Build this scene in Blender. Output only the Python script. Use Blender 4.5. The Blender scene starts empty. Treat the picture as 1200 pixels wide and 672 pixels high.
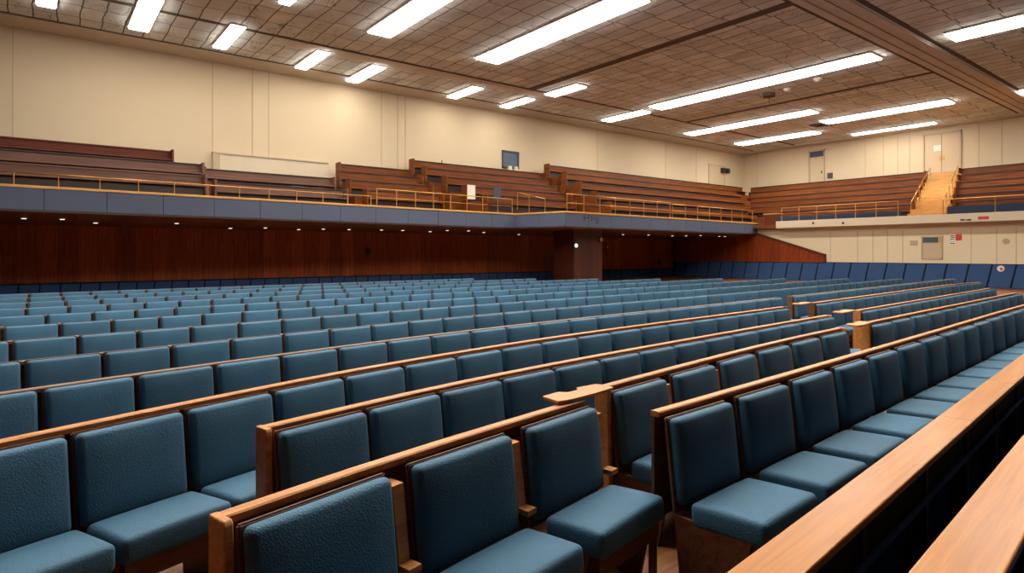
import bpy, bmesh, math, random
from mathutils import Vector, Matrix
random.seed(7)
S = bpy.context.scene
COL = S.collection
K = 1.2            # one survey unit in metres
EYE = 1.70         # eye height above the hall floor

def zk(v):         # height given in survey units relative to the eye
    return EYE + v * K

# ------------------------------------------------------------------ helpers
def tag(o, label=None, cat=None, group=None, kind=None):
    if label: o['label'] = label
    if cat: o['category'] = cat
    if group: o['group'] = group
    if kind: o['kind'] = kind
    return o

def empty(name, loc=(0, 0, 0), rz=0.0):
    o = bpy.data.objects.new(name, None)
    o.location = loc
    o.rotation_euler = (0, 0, rz)
    o.empty_display_size = 0.1
    COL.objects.link(o)
    return o

class MB:
    """collects shapes and links them as one mesh object"""
    def __init__(s):
        s.v = []; s.f = []
    def raw(s, vs, fs):
        n = len(s.v)
        s.v += [tuple(p) for p in vs]
        s.f += [tuple(i + n for i in f) for f in fs]
        return s
    def box(s, x0, x1, y0, y1, z0, z1):
        x0, x1 = min(x0, x1), max(x0, x1); y0, y1 = min(y0, y1), max(y0, y1); z0, z1 = min(z0, z1), max(z0, z1)
        return s.raw([(x0,y0,z0),(x1,y0,z0),(x1,y1,z0),(x0,y1,z0),(x0,y0,z1),(x1,y0,z1),(x1,y1,z1),(x0,y1,z1)],
                     [(0,3,2,1),(4,5,6,7),(0,1,5,4),(1,2,6,5),(2,3,7,6),(3,0,4,7)])
    def hexa(s, b, t):                                  # four bottom points, four top points
        return s.raw(list(b) + list(t), [(0,3,2,1),(4,5,6,7),(0,1,5,4),(1,2,6,5),(2,3,7,6),(3,0,4,7)])
    def sweep(s, st, prof):
        """st: list of (x, y, nx, ny); prof: list of (offset along n, z), closed"""
        n = len(prof); vs = []; fs = []
        for (x, y, nx, ny) in st:
            for (o, z) in prof:
                vs.append((x + nx * o, y + ny * o, z))
        for i in range(len(st) - 1):
            for j in range(n):
                a = i * n + j; b = i * n + (j + 1) % n
                fs.append((a, b, b + n, a + n))
        fs.append(tuple(range(n - 1, -1, -1)))
        fs.append(tuple(range((len(st) - 1) * n, len(st) * n)))
        return s.raw(vs, fs)
    def tube(s, p, q, r, n=8):
        p = Vector(p); q = Vector(q); d = (q - p).normalized()
        a = d.orthogonal().normalized(); b = d.cross(a)
        vs = []
        for c in (p, q):
            for i in range(n):
                t = 2 * math.pi * i / n
                vs.append(c + a * (r * math.cos(t)) + b * (r * math.sin(t)))
        fs = [(i, (i + 1) % n, n + (i + 1) % n, n + i) for i in range(n)]
        fs.append(tuple(range(n - 1, -1, -1))); fs.append(tuple(range(n, 2 * n)))
        return s.raw(vs, fs)
    def build(s, name, mat, parent=None, bevel=0.0, smooth=False, seg=2):
        me = bpy.data.meshes.new(name)
        me.from_pydata(s.v, [], s.f)
        bm = bmesh.new(); bm.from_mesh(me)
        bmesh.ops.recalc_face_normals(bm, faces=bm.faces)
        bm.to_mesh(me); bm.free()
        me.materials.append(mat)
        if smooth:
            for p in me.polygons: p.use_smooth = True
        o = bpy.data.objects.new(name, me)
        COL.objects.link(o)
        if parent: o.parent = parent
        if bevel:
            m = o.modifiers.new('bevel', 'BEVEL'); m.width = bevel; m.segments = seg; m.limit_method = 'ANGLE'
        return o

def struct(o):
    o['kind'] = 'structure'
    return o

def copy_tree(o, parent=None):
    c = o.copy(); COL.objects.link(c)
    if parent: c.parent = parent
    for ch in list(o.children): copy_tree(ch, c)
    return c

ONES = 'first second third fourth fifth sixth seventh eighth ninth tenth eleventh twelfth thirteenth fourteenth fifteenth sixteenth seventeenth eighteenth nineteenth'.split()
TENS = {2: 'twenty', 3: 'thirty', 4: 'forty', 5: 'fifty'}
def ordinal(n):
    if n < 20: return ONES[n - 1]
    t, u = divmod(n, 10)
    if u == 0: return TENS[t][:-1] + 'ieth'
    return TENS[t] + '-' + ONES[u - 1]

# ------------------------------------------------------------------ materials
def srgb(r, g, b):
    f = lambda c: (c / 255 / 12.92) if c / 255 <= 0.04045 else ((c / 255 + 0.055) / 1.055) ** 2.4
    return (f(r), f(g), f(b), 1)

def base(name, col, rough=0.6, spec=0.5, metal=0.0):
    m = bpy.data.materials.new(name); m.use_nodes = True
    nt = m.node_tree; b = nt.nodes['Principled BSDF']
    b.inputs['Base Color'].default_value = col
    b.inputs['Roughness'].default_value = rough
    b.inputs['Specular IOR Level'].default_value = spec
    b.inputs['Metallic'].default_value = metal
    return m, nt, b

def plain(name, col, rough=0.6, spec=0.4, metal=0.0, var=0.08, scale=2.0, bump=0.0, bscale=80):
    m, nt, b = base(name, col, rough, spec, metal)
    N = nt.nodes; L = nt.links
    tc = N.new('ShaderNodeTexCoord')
    no = N.new('ShaderNodeTexNoise'); no.inputs['Scale'].default_value = scale; no.inputs['Detail'].default_value = 5
    L.new(tc.outputs['Object'], no.inputs['Vector'])
    mx = N.new('ShaderNodeMix'); mx.data_type = 'RGBA'
    d = tuple(c * (1 - var) for c in col[:3]) + (1,); l = tuple(min(1, c * (1 + var)) for c in col[:3]) + (1,)
    mx.inputs[6].default_value = d; mx.inputs[7].default_value = l
    L.new(no.outputs['Fac'], mx.inputs[0]); L.new(mx.outputs[2], b.inputs['Base Color'])
    if bump:
        n2 = N.new('ShaderNodeTexNoise'); n2.inputs['Scale'].default_value = bscale; n2.inputs['Detail'].default_value = 3
        L.new(tc.outputs['Object'], n2.inputs['Vector'])
        bp = N.new('ShaderNodeBump'); bp.inputs['Strength'].default_value = bump; bp.inputs['Distance'].default_value = 0.01
        L.new(n2.outputs['Fac'], bp.inputs['Height']); L.new(bp.outputs['Normal'], b.inputs['Normal'])
    return m

def wood(name, dark, light, stretch=(1.2, 22, 22), rough=0.4, spec=0.5, coat=0.0, planks=None, bump=0.05):
    m, nt, b = base(name, light, rough, spec)
    N = nt.nodes; L = nt.links
    tc = N.new('ShaderNodeTexCoord'); mp = N.new('ShaderNodeMapping'); mp.inputs['Scale'].default_value = stretch
    oi = N.new('ShaderNodeObjectInfo'); add = N.new('ShaderNodeVectorMath'); add.operation = 'ADD'
    mul = N.new('ShaderNodeMath'); mul.operation = 'MULTIPLY'; mul.inputs[1].default_value = 37
    L.new(oi.outputs['Random'], mul.inputs[0]); L.new(tc.outputs['Object'], add.inputs[0]); L.new(mul.outputs[0], add.inputs[1])
    L.new(add.outputs[0], mp.inputs['Vector'])
    no = N.new('ShaderNodeTexNoise'); no.inputs['Scale'].default_value = 1.6; no.inputs['Detail'].default_value = 6
    no.inputs['Distortion'].default_value = 0.6; no.inputs['Roughness'].default_value = 0.6
    L.new(mp.outputs[0], no.inputs['Vector'])
    cr = N.new('ShaderNodeValToRGB'); cr.color_ramp.elements[0].position = 0.32; cr.color_ramp.elements[1].position = 0.68
    cr.color_ramp.elements[0].color = dark; cr.color_ramp.elements[1].color = light
    L.new(no.outputs['Fac'], cr.inputs[0])
    out = cr.outputs[0]
    if planks:
        axis, width = planks                             # seams every <width> metres along <axis>, each board its own tone
        sx = N.new('ShaderNodeSeparateXYZ'); L.new(tc.outputs['Object'], sx.inputs[0])
        dv = N.new('ShaderNodeMath'); dv.operation = 'DIVIDE'; dv.inputs[1].default_value = width; L.new(sx.outputs[axis], dv.inputs[0])
        fr = N.new('ShaderNodeMath'); fr.operation = 'FRACT'; L.new(dv.outputs[0], fr.inputs[0])
        fl = N.new('ShaderNodeMath'); fl.operation = 'FLOOR'; L.new(dv.outputs[0], fl.inputs[0])
        wn = N.new('ShaderNodeTexWhiteNoise'); wn.noise_dimensions = '1D'; L.new(fl.outputs[0], wn.inputs['W'])
        mr = N.new('ShaderNodeMapRange'); mr.inputs['To Min'].default_value = 0.72; mr.inputs['To Max'].default_value = 1.12
        L.new(wn.outputs['Value'], mr.inputs['Value'])
        gt = N.new('ShaderNodeMath'); gt.operation = 'GREATER_THAN'; gt.inputs[1].default_value = 0.03; L.new(fr.outputs[0], gt.inputs[0])
        m2 = N.new('ShaderNodeMapRange'); m2.inputs['To Min'].default_value = 0.45; L.new(gt.outputs[0], m2.inputs['Value'])
        pr = N.new('ShaderNodeMath'); pr.operation = 'MULTIPLY'; L.new(mr.outputs[0], pr.inputs[0]); L.new(m2.outputs[0], pr.inputs[1])
        vm = N.new('ShaderNodeVectorMath'); vm.operation = 'SCALE'; L.new(out, vm.inputs[0]); L.new(pr.outputs[0], vm.inputs['Scale'])
        out = vm.outputs[0]
    L.new(out, b.inputs['Base Color'])
    bp = N.new('ShaderNodeBump'); bp.inputs['Strength'].default_value = bump; bp.inputs['Distance'].default_value = 0.01
    L.new(no.outputs['Fac'], bp.inputs['Height']); L.new(bp.outputs['Normal'], b.inputs['Normal'])
    b.inputs['Coat Weight'].default_value = coat; b.inputs['Coat Roughness'].default_value = 0.18
    return m

def fabric(name, col, var=0.12):
    m, nt, b = base(name, col, 0.72, 0.35)
    N = nt.nodes; L = nt.links
    tc = N.new('ShaderNodeTexCoord'); oi = N.new('ShaderNodeObjectInfo')
    vo = N.new('ShaderNodeTexVoronoi'); vo.inputs['Scale'].default_value = 150; L.new(tc.outputs['Object'], vo.inputs['Vector'])
    no = N.new('ShaderNodeTexNoise'); no.inputs['Scale'].default_value = 6; no.inputs['Detail'].default_value = 4
    L.new(tc.outputs['Object'], no.inputs['Vector'])
    mx = N.new('ShaderNodeMix'); mx.data_type = 'RGBA'
    mx.inputs[6].default_value = tuple(c * (1 - var) for c in col[:3]) + (1,)
    mx.inputs[7].default_value = tuple(c * (1 + var) for c in col[:3]) + (1,)
    L.new(no.outputs['Fac'], mx.inputs[0])
    mr = N.new('ShaderNodeMapRange'); mr.inputs['To Min'].default_value = 0.88; mr.inputs['To Max'].default_value = 1.12
    L.new(oi.outputs['Random'], mr.inputs['Value'])
    vm = N.new('ShaderNodeVectorMath'); vm.operation = 'SCALE'; L.new(mx.outputs[2], vm.inputs[0]); L.new(mr.outputs[0], vm.inputs['Scale'])
    L.new(vm.outputs[0], b.inputs['Base Color'])
    bp = N.new('ShaderNodeBump'); bp.inputs['Strength'].default_value = 0.35; bp.inputs['Distance'].default_value = 0.004
    L.new(vo.outputs['Distance'], bp.inputs['Height']); L.new(bp.outputs['Normal'], b.inputs['Normal'])
    b.inputs['Sheen Weight'].default_value = 0.04; b.inputs['Sheen Roughness'].default_value = 0.4
    return m

def emit(name, col, strength):
    m, nt, b = base(name, col, 0.5)
    b.inputs['Emission Color'].default_value = col; b.inputs['Emission Strength'].default_value = strength
    return m

def ceiling_mat():
    m, nt, b = base('ceiling_tiles', srgb(140, 126, 112), 0.9, 0.2)
    N = nt.nodes; L = nt.links
    tc = N.new('ShaderNodeTexCoord'); mp = N.new('ShaderNodeMapping'); mp.inputs['Rotation'].default_value = (0, 0, math.pi / 2)
    L.new(tc.outputs['Object'], mp.inputs['Vector'])
    wob = N.new('ShaderNodeTexNoise'); wob.inputs['Scale'].default_value = 0.5; wob.inputs['Detail'].default_value = 3
    L.new(tc.outputs['Object'], wob.inputs['Vector'])
    sc = N.new('ShaderNodeVectorMath'); sc.operation = 'SCALE'; sc.inputs['Scale'].default_value = 0.22; L.new(wob.outputs['Color'], sc.inputs[0])
    ad = N.new('ShaderNodeVectorMath'); L.new(mp.outputs[0], ad.inputs[0]); L.new(sc.outputs[0], ad.inputs[1])
    br = N.new('ShaderNodeTexBrick'); br.offset = 0.08; br.inputs['Scale'].default_value = 1.0
    br.inputs['Brick Width'].default_value = 1.25; br.inputs['Row Height'].default_value = 0.66; br.inputs['Mortar Size'].default_value = 0.024
    br.inputs['Mortar Smooth'].default_value = 0.3; br.inputs['Bias'].default_value = 0.0
    br.inputs['Color1'].default_value = srgb(226, 230, 226); br.inputs['Color2'].default_value = srgb(206, 210, 206); br.inputs['Mortar'].default_value = srgb(112, 106, 98)
    L.new(ad.outputs[0], br.inputs['Vector'])
    n2 = N.new('ShaderNodeTexNoise'); n2.inputs['Scale'].default_value = 1.1; n2.inputs['Detail'].default_value = 8; L.new(tc.outputs['Object'], n2.inputs['Vector'])
    mr = N.new('ShaderNodeMapRange'); mr.inputs['From Min'].default_value = 0.3; mr.inputs['From Max'].default_value = 0.7
    mr.inputs['To Min'].default_value = 0.82; mr.inputs['To Max'].default_value = 1.12; L.new(n2.outputs['Fac'], mr.inputs['Value'])
    vm = N.new('ShaderNodeVectorMath'); vm.operation = 'SCALE'; L.new(br.outputs['Color'], vm.inputs[0]); L.new(mr.outputs[0], vm.inputs['Scale'])
    n3 = N.new('ShaderNodeTexNoise'); n3.inputs['Scale'].default_value = 0.55; n3.inputs['Detail'].default_value = 4; n3.inputs['Distortion'].default_value = 1.2
    mp3 = N.new('ShaderNodeMapping'); mp3.inputs['Scale'].default_value = (1.6, 0.55, 1); L.new(tc.outputs['Object'], mp3.inputs['Vector']); L.new(mp3.outputs[0], n3.inputs['Vector'])
    ab = N.new('ShaderNodeMath'); ab.operation = 'SUBTRACT'; ab.inputs[1].default_value = 0.5; L.new(n3.outputs['Fac'], ab.inputs[0])
    a2 = N.new('ShaderNodeMath'); a2.operation = 'ABSOLUTE'; L.new(ab.outputs[0], a2.inputs[0])
    m3 = N.new('ShaderNodeMapRange'); m3.inputs['From Min'].default_value = 0.002; m3.inputs['From Max'].default_value = 0.006; m3.inputs['To Min'].default_value = 0.55; m3.inputs['To Max'].default_value = 1.0
    L.new(a2.outputs[0], m3.inputs['Value'])
    v3 = N.new('ShaderNodeVectorMath'); v3.operation = 'SCALE'; L.new(vm.outputs[0], v3.inputs[0]); L.new(m3.outputs[0], v3.inputs['Scale'])
    L.new(v3.outputs[0], b.inputs['Base Color'])
    bp = N.new('ShaderNodeBump'); bp.inputs['Strength'].default_value = 0.6; bp.inputs['Distance'].default_value = 0.02
    iv = N.new('ShaderNodeMath'); iv.operation = 'SUBTRACT'; iv.inputs[0].default_value = 1; L.new(br.outputs['Fac'], iv.inputs[1])
    L.new(iv.outputs[0], bp.inputs['Height']); L.new(bp.outputs['Normal'], b.inputs['Normal'])
    return m

M = {}
M['fabric'] = fabric('blue_seat_fabric', srgb(46, 84, 106))
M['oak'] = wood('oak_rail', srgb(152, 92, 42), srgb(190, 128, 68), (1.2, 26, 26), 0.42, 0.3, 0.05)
M['dulloak'] = wood('dull_oak', srgb(98, 76, 58), srgb(126, 100, 78), (1.2, 26, 26), 0.6, 0.2)  # greyer, darker oak tone for the farther rails
M['ledge'] = wood('honey_oak_ledge', srgb(150, 90, 20), srgb(176, 110, 36), (0.9, 24, 24), 0.3, 0.25, 0.1, bump=0.02)
M['brownwood'] = wood('brown_seat_wood', srgb(74, 40, 24), srgb(104, 60, 36), (3, 18, 18), 0.5, 0.4)
M['shell'] = wood('seat_back_shell', srgb(78, 50, 32), srgb(106, 70, 46), (3, 18, 18), 0.5, 0.4)
M['floorwood'] = wood('hall_floor_boards', srgb(92, 56, 32), srgb(140, 88, 50), (1, 14, 14), 0.5, 0.4, 0.0, ('Y', 0.14))
M['navy'] = plain('navy_carpet', srgb(28, 46, 74), 0.95, 0.1, var=0.25, scale=9, bump=0.3, bscale=200)
M['black'] = plain('under_ledge_shadow_black', srgb(18, 17, 18), 0.7, 0.3, var=0.2, scale=6)  # black tone paints the deep shadow under the ledge
M['cream'] = plain('cream_wall_paint', srgb(204, 183, 152), 0.85, 0.25, var=0.03, scale=0.6)
M['creamlow'] = plain('pale_cream_panelling', srgb(222, 203, 170), 0.85, 0.25, var=0.03, scale=0.6)
M['creamfascia'] = plain('cream_fascia_paint', srgb(206, 188, 160), 0.7, 0.3, var=0.03)
M['seam'] = plain('wall_seam_filler', srgb(184, 163, 134), 0.9, 0.1)
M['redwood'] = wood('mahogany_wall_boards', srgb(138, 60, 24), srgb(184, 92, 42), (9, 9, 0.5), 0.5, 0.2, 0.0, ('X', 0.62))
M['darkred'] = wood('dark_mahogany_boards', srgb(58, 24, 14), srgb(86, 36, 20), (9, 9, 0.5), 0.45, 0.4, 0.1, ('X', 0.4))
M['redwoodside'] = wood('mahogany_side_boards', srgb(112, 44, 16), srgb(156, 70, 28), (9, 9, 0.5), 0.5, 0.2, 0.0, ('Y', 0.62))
M['bench'] = wood('bench_mahogany', srgb(82, 40, 13), srgb(132, 72, 28), (0.5, 0.5, 14), 0.5, 0.2, 0.0)
M['benchgrey'] = wood('bench_faded_walnut', srgb(88, 58, 46), srgb(122, 84, 66), (0.4, 0.4, 12), 0.55, 0.35)
M['benchdark'] = wood('bench_dark_wood_and_shade', srgb(34, 20, 15), srgb(58, 32, 22), (0.6, 0.6, 14), 0.5, 0.4)  # dark wood; also paints shade between tiers and far seat backs
M['benchred'] = wood('bench_red_cap', srgb(70, 30, 16), srgb(104, 48, 24), (0.6, 0.6, 14), 0.5, 0.2)
M['goldwood'] = wood('golden_wood_and_step_light', srgb(176, 122, 56), srgb(214, 160, 84), (0.8, 0.8, 12), 0.4, 0.5)
M['fascia'] = plain('slate_blue_fascia', srgb(80, 86, 104), 0.75, 0.25, var=0.05, scale=1.5)
M['joint'] = plain('dark_joint', srgb(30, 32, 44), 0.9, 0.1)
M['wainscot'] = plain('navy_padded_panel', srgb(56, 82, 122), 0.85, 0.2, var=0.12, scale=3, bump=0.15, bscale=90)
M['kick'] = plain('slate_kick_panel', srgb(48, 58, 76), 0.85, 0.2, var=0.1)
M['soffit'] = wood('soffit_boards', srgb(110, 66, 42), srgb(150, 96, 62), (6, 0.7, 6), 0.5, 0.4, 0.0, ('X', 0.5))
M['brass'] = plain('brass', srgb(196, 144, 74), 0.32, 0.5, 0.85, var=0.08)
M['white'] = plain('white_enamel', srgb(226, 222, 212), 0.5, 0.4, var=0.02)
M['tube'] = emit('fluorescent_diffuser', (1.0, 0.965, 0.89, 1), 25.0)
M['spot'] = emit('downlight_glow', (1.0, 0.94, 0.86, 1), 1.7)
M['ceil'] = ceiling_mat()
M['border'] = plain('ceiling_border_plaster', srgb(204, 194, 180), 0.9, 0.2, var=0.06, scale=1.2, bump=0.2, bscale=6)
M['beam'] = plain('ceiling_beam_plaster', srgb(208, 202, 192), 0.9, 0.2, var=0.12, scale=1.4, bump=0.3, bscale=4)
M['groove'] = plain('ceiling_groove', srgb(104, 92, 80), 0.9, 0.1)
M['glass'] = plain('blue_grey_window_glass', srgb(84, 98, 108), 0.12, 0.6, var=0.2, scale=1.2)
M['dark'] = plain('dark_metal', srgb(42, 40, 42), 0.5, 0.4)
M['vent'] = plain('grey_transom', srgb(70, 72, 80), 0.6, 0.3)
M['doorpaint'] = plain('cream_door_paint', srgb(194, 170, 138), 0.6, 0.35, var=0.03)
M['red'] = plain('red_enamel', srgb(196, 44, 34), 0.45, 0.4)
M['paper'] = plain('printed_paper', srgb(222, 214, 198), 0.8, 0.2)
M['ink'] = plain('dark_ink', srgb(66, 60, 58), 0.8, 0.2)
M['green'] = emit('green_exit_glow', (0.55, 0.8, 0.7, 1), 1.2)

# ------------------------------------------------------------------ camera (level, with a little lens shift)
cam = bpy.data.cameras.new('camera'); cam.sensor_width = 36; cam.lens = 21.6; cam.shift_y = -39 / 1200; cam.clip_end = 300
co = bpy.data.objects.new('camera', cam); COL.objects.link(co)
ca, sa = 0.6115, 0.7912                                    # view direction on the hall's axes
co.location = (0, 0, EYE); co.rotation_euler = (math.pi / 2, 0, math.atan2(sa, ca) - math.pi / 2)
S.camera = co

def proj(x, y, z):
    d = ca * x + sa * y; r = sa * x - ca * y
    if d < 0.05: return None
    return (600 + 720 * r / d, 297 - 720 * (z - EYE) / d, d)
def on_back(px, py, Y):                                    # a point on a plane of constant y (metres)
    t = (px - 600) / 720; d = Y / (sa - ca * t); return (d * (ca + sa * t), EYE + (297 - py) * d / 720)
def on_side(px, py, X):                                    # a point on a plane of constant x (metres)
    t = (px - 600) / 720; d = X / (ca + sa * t); return (d * (sa - ca * t), EYE + (297 - py) * d / 720)

# ------------------------------------------------------------------ room shell
XW, YW = 39 * K, 24 * K
XL = 31.2 * K                                              # lower right wall, under the side balcony
ZC = zk(6.9)
X0, Y0 = -12 * K, -11 * K
struct(MB().box(X0, XW + .3, Y0, YW + .3, -0.2, 0).build('floor', M['floorwood']))
struct(MB().box(X0 - .3, XW + .3, Y0 - .3, YW + .3, ZC, ZC + .3).build('ceiling', M['ceil']))
struct(MB().box(X0, XW + .3, YW, YW + .3, zk(.88), ZC).build('wall_back', M['cream']))
struct(MB().box(XW, XW + .3, Y0, YW, zk(1.0), ZC).build('wall_right', M['cream']))
struct(MB().box(X0 - .3, X0, Y0, YW + .3, -.2, ZC).build('wall_left', M['darkred']))  # unseen left and front walls: dark boards chosen to absorb bounce light
struct(MB().box(X0, XW + .3, Y0 - .3, Y0, -.2, ZC).build('wall_front', M['darkred']))
struct(MB().box(X0, XL + .1, YW, YW + .28, -.2, zk(.88)).build('wall_back_lower', M['redwood']))
struct(MB().box(XL, XL + .3, Y0, YW, -.2, zk(1.3)).build('wall_right_lower', M['creamlow']))
# ceiling border along the walls, beams and grooves
struct(MB().box(X0, XW, YW - 1.2 * K, YW, ZC - .05, ZC + .01).box(XW - .9 * K, XW, Y0, YW - 1.2 * K, ZC - .05, ZC + .01).build('trim_ceiling_border', M['border']))
bm_ = MB()
bm_.box(6.5 * K, 20.5 * K, 20.0 * K, 20.75 * K, ZC - .03, ZC + .01).box(11.2 * K, 16 * K, 20.2 * K, 20.5 * K, ZC - .06, ZC + .01)
bm_.box(X0, XW - .9 * K, 7.5 * K, 8.6 * K, ZC - .05, ZC + .01)
for ya_, yb_ in ((7.55, 7.75), (7.95, 8.2), (8.3, 8.55)): bm_.box(X0, XW - .9 * K, ya_ * K, yb_ * K, ZC - .1, ZC - .05)
LIGHTS = [  # x centre, width, y0, y1 (survey units), label
 (0.2, .4, 19.0, 19.9, None), ]
struct(bm_.build('ceiling_beam', M['beam'], bevel=.02))
gm = MB()
gm.box(16.25 * K, 16.55 * K, 8.6 * K, 20.0 * K, ZC - .05, ZC + .01)
gm.box(X0, XW - .9 * K, 19.9 * K, 20.0 * K, ZC - .04, ZC + .01).box(X0, XW - .9 * K, 8.6 * K, 8.72 * K, ZC - .03, ZC + .01).box(X0, XW - .9 * K, 7.36 * K, 7.5 * K, ZC - .03, ZC + .01)
gm.box(X0, XW - .9 * K, YW - 1.28 * K, YW - 1.2 * K, ZC - .03, ZC + .01).box(26.9 * K, 27.1 * K, 8.7 * K, 19.9 * K, ZC - .03, ZC + .01)
struct(gm.build('trim_ceiling_groove', M['groove']))
# seams of the plaster panels
sm = MB()
for px in (15, 249, 296, 315, 447, 466, 475, 700, 780, 816):
    x, _ = on_back(px, 200, YW)
    sm.box(x - .018, x + .018, YW - .012, YW + .02, zk(.9), ZC - .05)
for px in (887, 1014, 1035, 1052, 1066, 1147, 1174):
    y, _ = on_side(px, 200, XW)
    sm.box(XW - .012, XW + .02, y - .018, y + .018, zk(1.2), ZC - .05)
for px in (973, 1005, 1023, 1040, 1058, 1138, 1168, 1191):
    y, _ = on_side(px, 290, XL)
    sm.box(XL - .01, XL + .02, y - .014, y + .014, zk(-.45), zk(1.05))
struct(sm.build('trim_wall_seams', M['seam']))

# padded navy wainscot along the foot of both walls
wm = MB()
x = X0 + .2
while x < XL - .2:
    w = .62; wm.hexa([(x, YW - .09, .0), (x + w - .05, YW - .09, 0), (x + w - .05, YW, 0), (x, YW, 0)],
                     [(x + .05, YW - .06, zk(-.97)), (x + w, YW - .06, zk(-.97)), (x + w, YW, zk(-.97)), (x + .05, YW, zk(-.97))]); x += w
struct(wm.build('trim_back_wainscot', M['wainscot'], bevel=.015))
wm = MB(); y = YW - .1
while y > Y0 + .5:
    w = .95; wm.hexa([(XL - .1, y, 0), (XL - .1, y - w + .07, 0), (XL, y - w + .07, 0), (XL, y, 0)],
                     [(XL - .07, y - .22, zk(-.47)), (XL - .07, y - w - .15, zk(-.47)), (XL, y - w - .15, zk(-.47)), (XL, y - .22, zk(-.47))]); y -= w
struct(wm.build('trim_side_wainscot', M['wainscot'], bevel=.02))
struct(MB().box(X0, XL, YW - .05, YW, zk(-.97), zk(-.93)).box(X0, XL, YW - .05, YW, 0, zk(-.97)).box(XL - .05, XL, Y0, YW, 0, zk(-.47)).box(XL - .04, XL, Y0, 14.8 * K, zk(-.47), zk(-.44)).build('trim_wainscot_cap', M['joint']))
# mahogany boards on the side wall, falling away with the stair behind it
a = 18.3 * K; b_ = 14.75 * K
sm = MB().raw([(XL - .14, YW, zk(-.46)), (XL - .14, YW, zk(1.0)), (XL - .14, a, zk(1.0)), (XL - .14, b_, zk(-.12)), (XL - .14, b_, zk(-.46)),
               (XL, YW, zk(-.46)), (XL, YW, zk(1.0)), (XL, a, zk(1.0)), (XL, b_, zk(-.12)), (XL, b_, zk(-.46))],
              [(0, 1, 2, 3, 4), (9, 8, 7, 6, 5), (0, 5, 6, 1), (1, 6, 7, 2), (2, 7, 8, 3), (3, 8, 9, 4), (4, 9, 5, 0)])
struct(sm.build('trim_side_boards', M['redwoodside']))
cm = MB().hexa([(XL - .2, a, zk(1.0)), (XL - .2, b_, zk(-.12)), (XL, b_, zk(-.12)), (XL, a, zk(1.0))],
               [(XL - .2, a, zk(1.09)), (XL - .2, b_, zk(-.03)), (XL, b_, zk(-.03)), (XL, a, zk(1.09))])
cm.box(XL - .2, XL, b_ - .08, b_, zk(-.46), zk(-.03))
struct(cm.build('trim_side_boards_cap', M['benchred']))
# boxed pillar under the step of the balcony
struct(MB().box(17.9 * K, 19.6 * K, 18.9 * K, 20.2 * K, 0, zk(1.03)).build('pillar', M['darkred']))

# ------------------------------------------------------------------ balconies
F1 = [(-9, 18.4), (15.8, 20.2)]; F2 = [(15.8, 20.2), (16.4, 17.8)]; F3 = [(16.4, 17.8), (31.2, 18.4)]
ZB, ZT = zk(1.05), zk(1.66)
def seg_frame(p, q):
    p = Vector((p[0] * K, p[1] * K)); q = Vector((q[0] * K, q[1] * K)); d = (q - p); L = d.length; d.normalize()
    return p, d, L, Vector((d.y, -d.x))                   # n points to the hall
def slab(mb, p, d, n, s0, s1, o0, o1, z0, z1):
    A = p + d * s0 + n * o0; B = p + d * s1 + n * o0; C_ = p + d * s1 + n * o1; D = p + d * s0 + n * o1
    mb.hexa([(v.x, v.y, z0) for v in (A, B, C_, D)], [(v.x, v.y, z1) for v in (A, B, C_, D)])
fa = MB(); back = MB(); cap = MB(); lip = MB()
for (p, q) in (F1, F2, F3):
    P, d, L, n = seg_frame(p, q)
    slab(back, P, d, n, 0, L, -.10, -.015, ZB + .02, ZT - .03)
    k = max(2, round(L / 1.55)); w = L / k
    for i in range(k): slab(fa, P, d, n, i * w + .008, (i + 1) * w - .008, -.03, 0.02, ZB + .02, ZT - .05)
    slab(cap, P, d, n, -.02, L + .02, -.14, .05, ZT - .08, ZT)
    slab(lip, P, d, n, -.02, L + .02, -.12, .035, ZB - .05, ZB + .02)
    
struct(fa.build('trim_balcony_fascia', M['fascia']))
struct(back.build('trim_balcony_fascia_back', M['joint']))
struct(cap.build('trim_balcony_cap', M['goldwood'], bevel=.012))
struct(lip.build('trim_balcony_lip', M['benchdark']))
# soffit
def soff_z(y): return ZB - (y / K - 19) * .034 * K
so = MB()
pts = [(F1[0]), (F1[1]), (F2[1]), (31.2, 18.4), (31.25, 18.4)]
for i in range(len(pts) - 1):
    (xa, ya), (xb, yb) = pts[i], pts[i + 1]
    xa *= K; xb *= K; ya = ya * K + .05; yb = yb * K + .05
    so.hexa([(xa, ya, ZB - .03), (xb, yb, ZB - .03), (xb, YW, zk(.88)), (xa, YW, zk(.88))], [(xa, ya, ZB + .05), (xb, yb, ZB + .05), (xb, YW, ZB + .05), (xa, YW, ZB + .05)])
struct(so.build('ceiling_soffit', M['soffit']))

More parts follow.
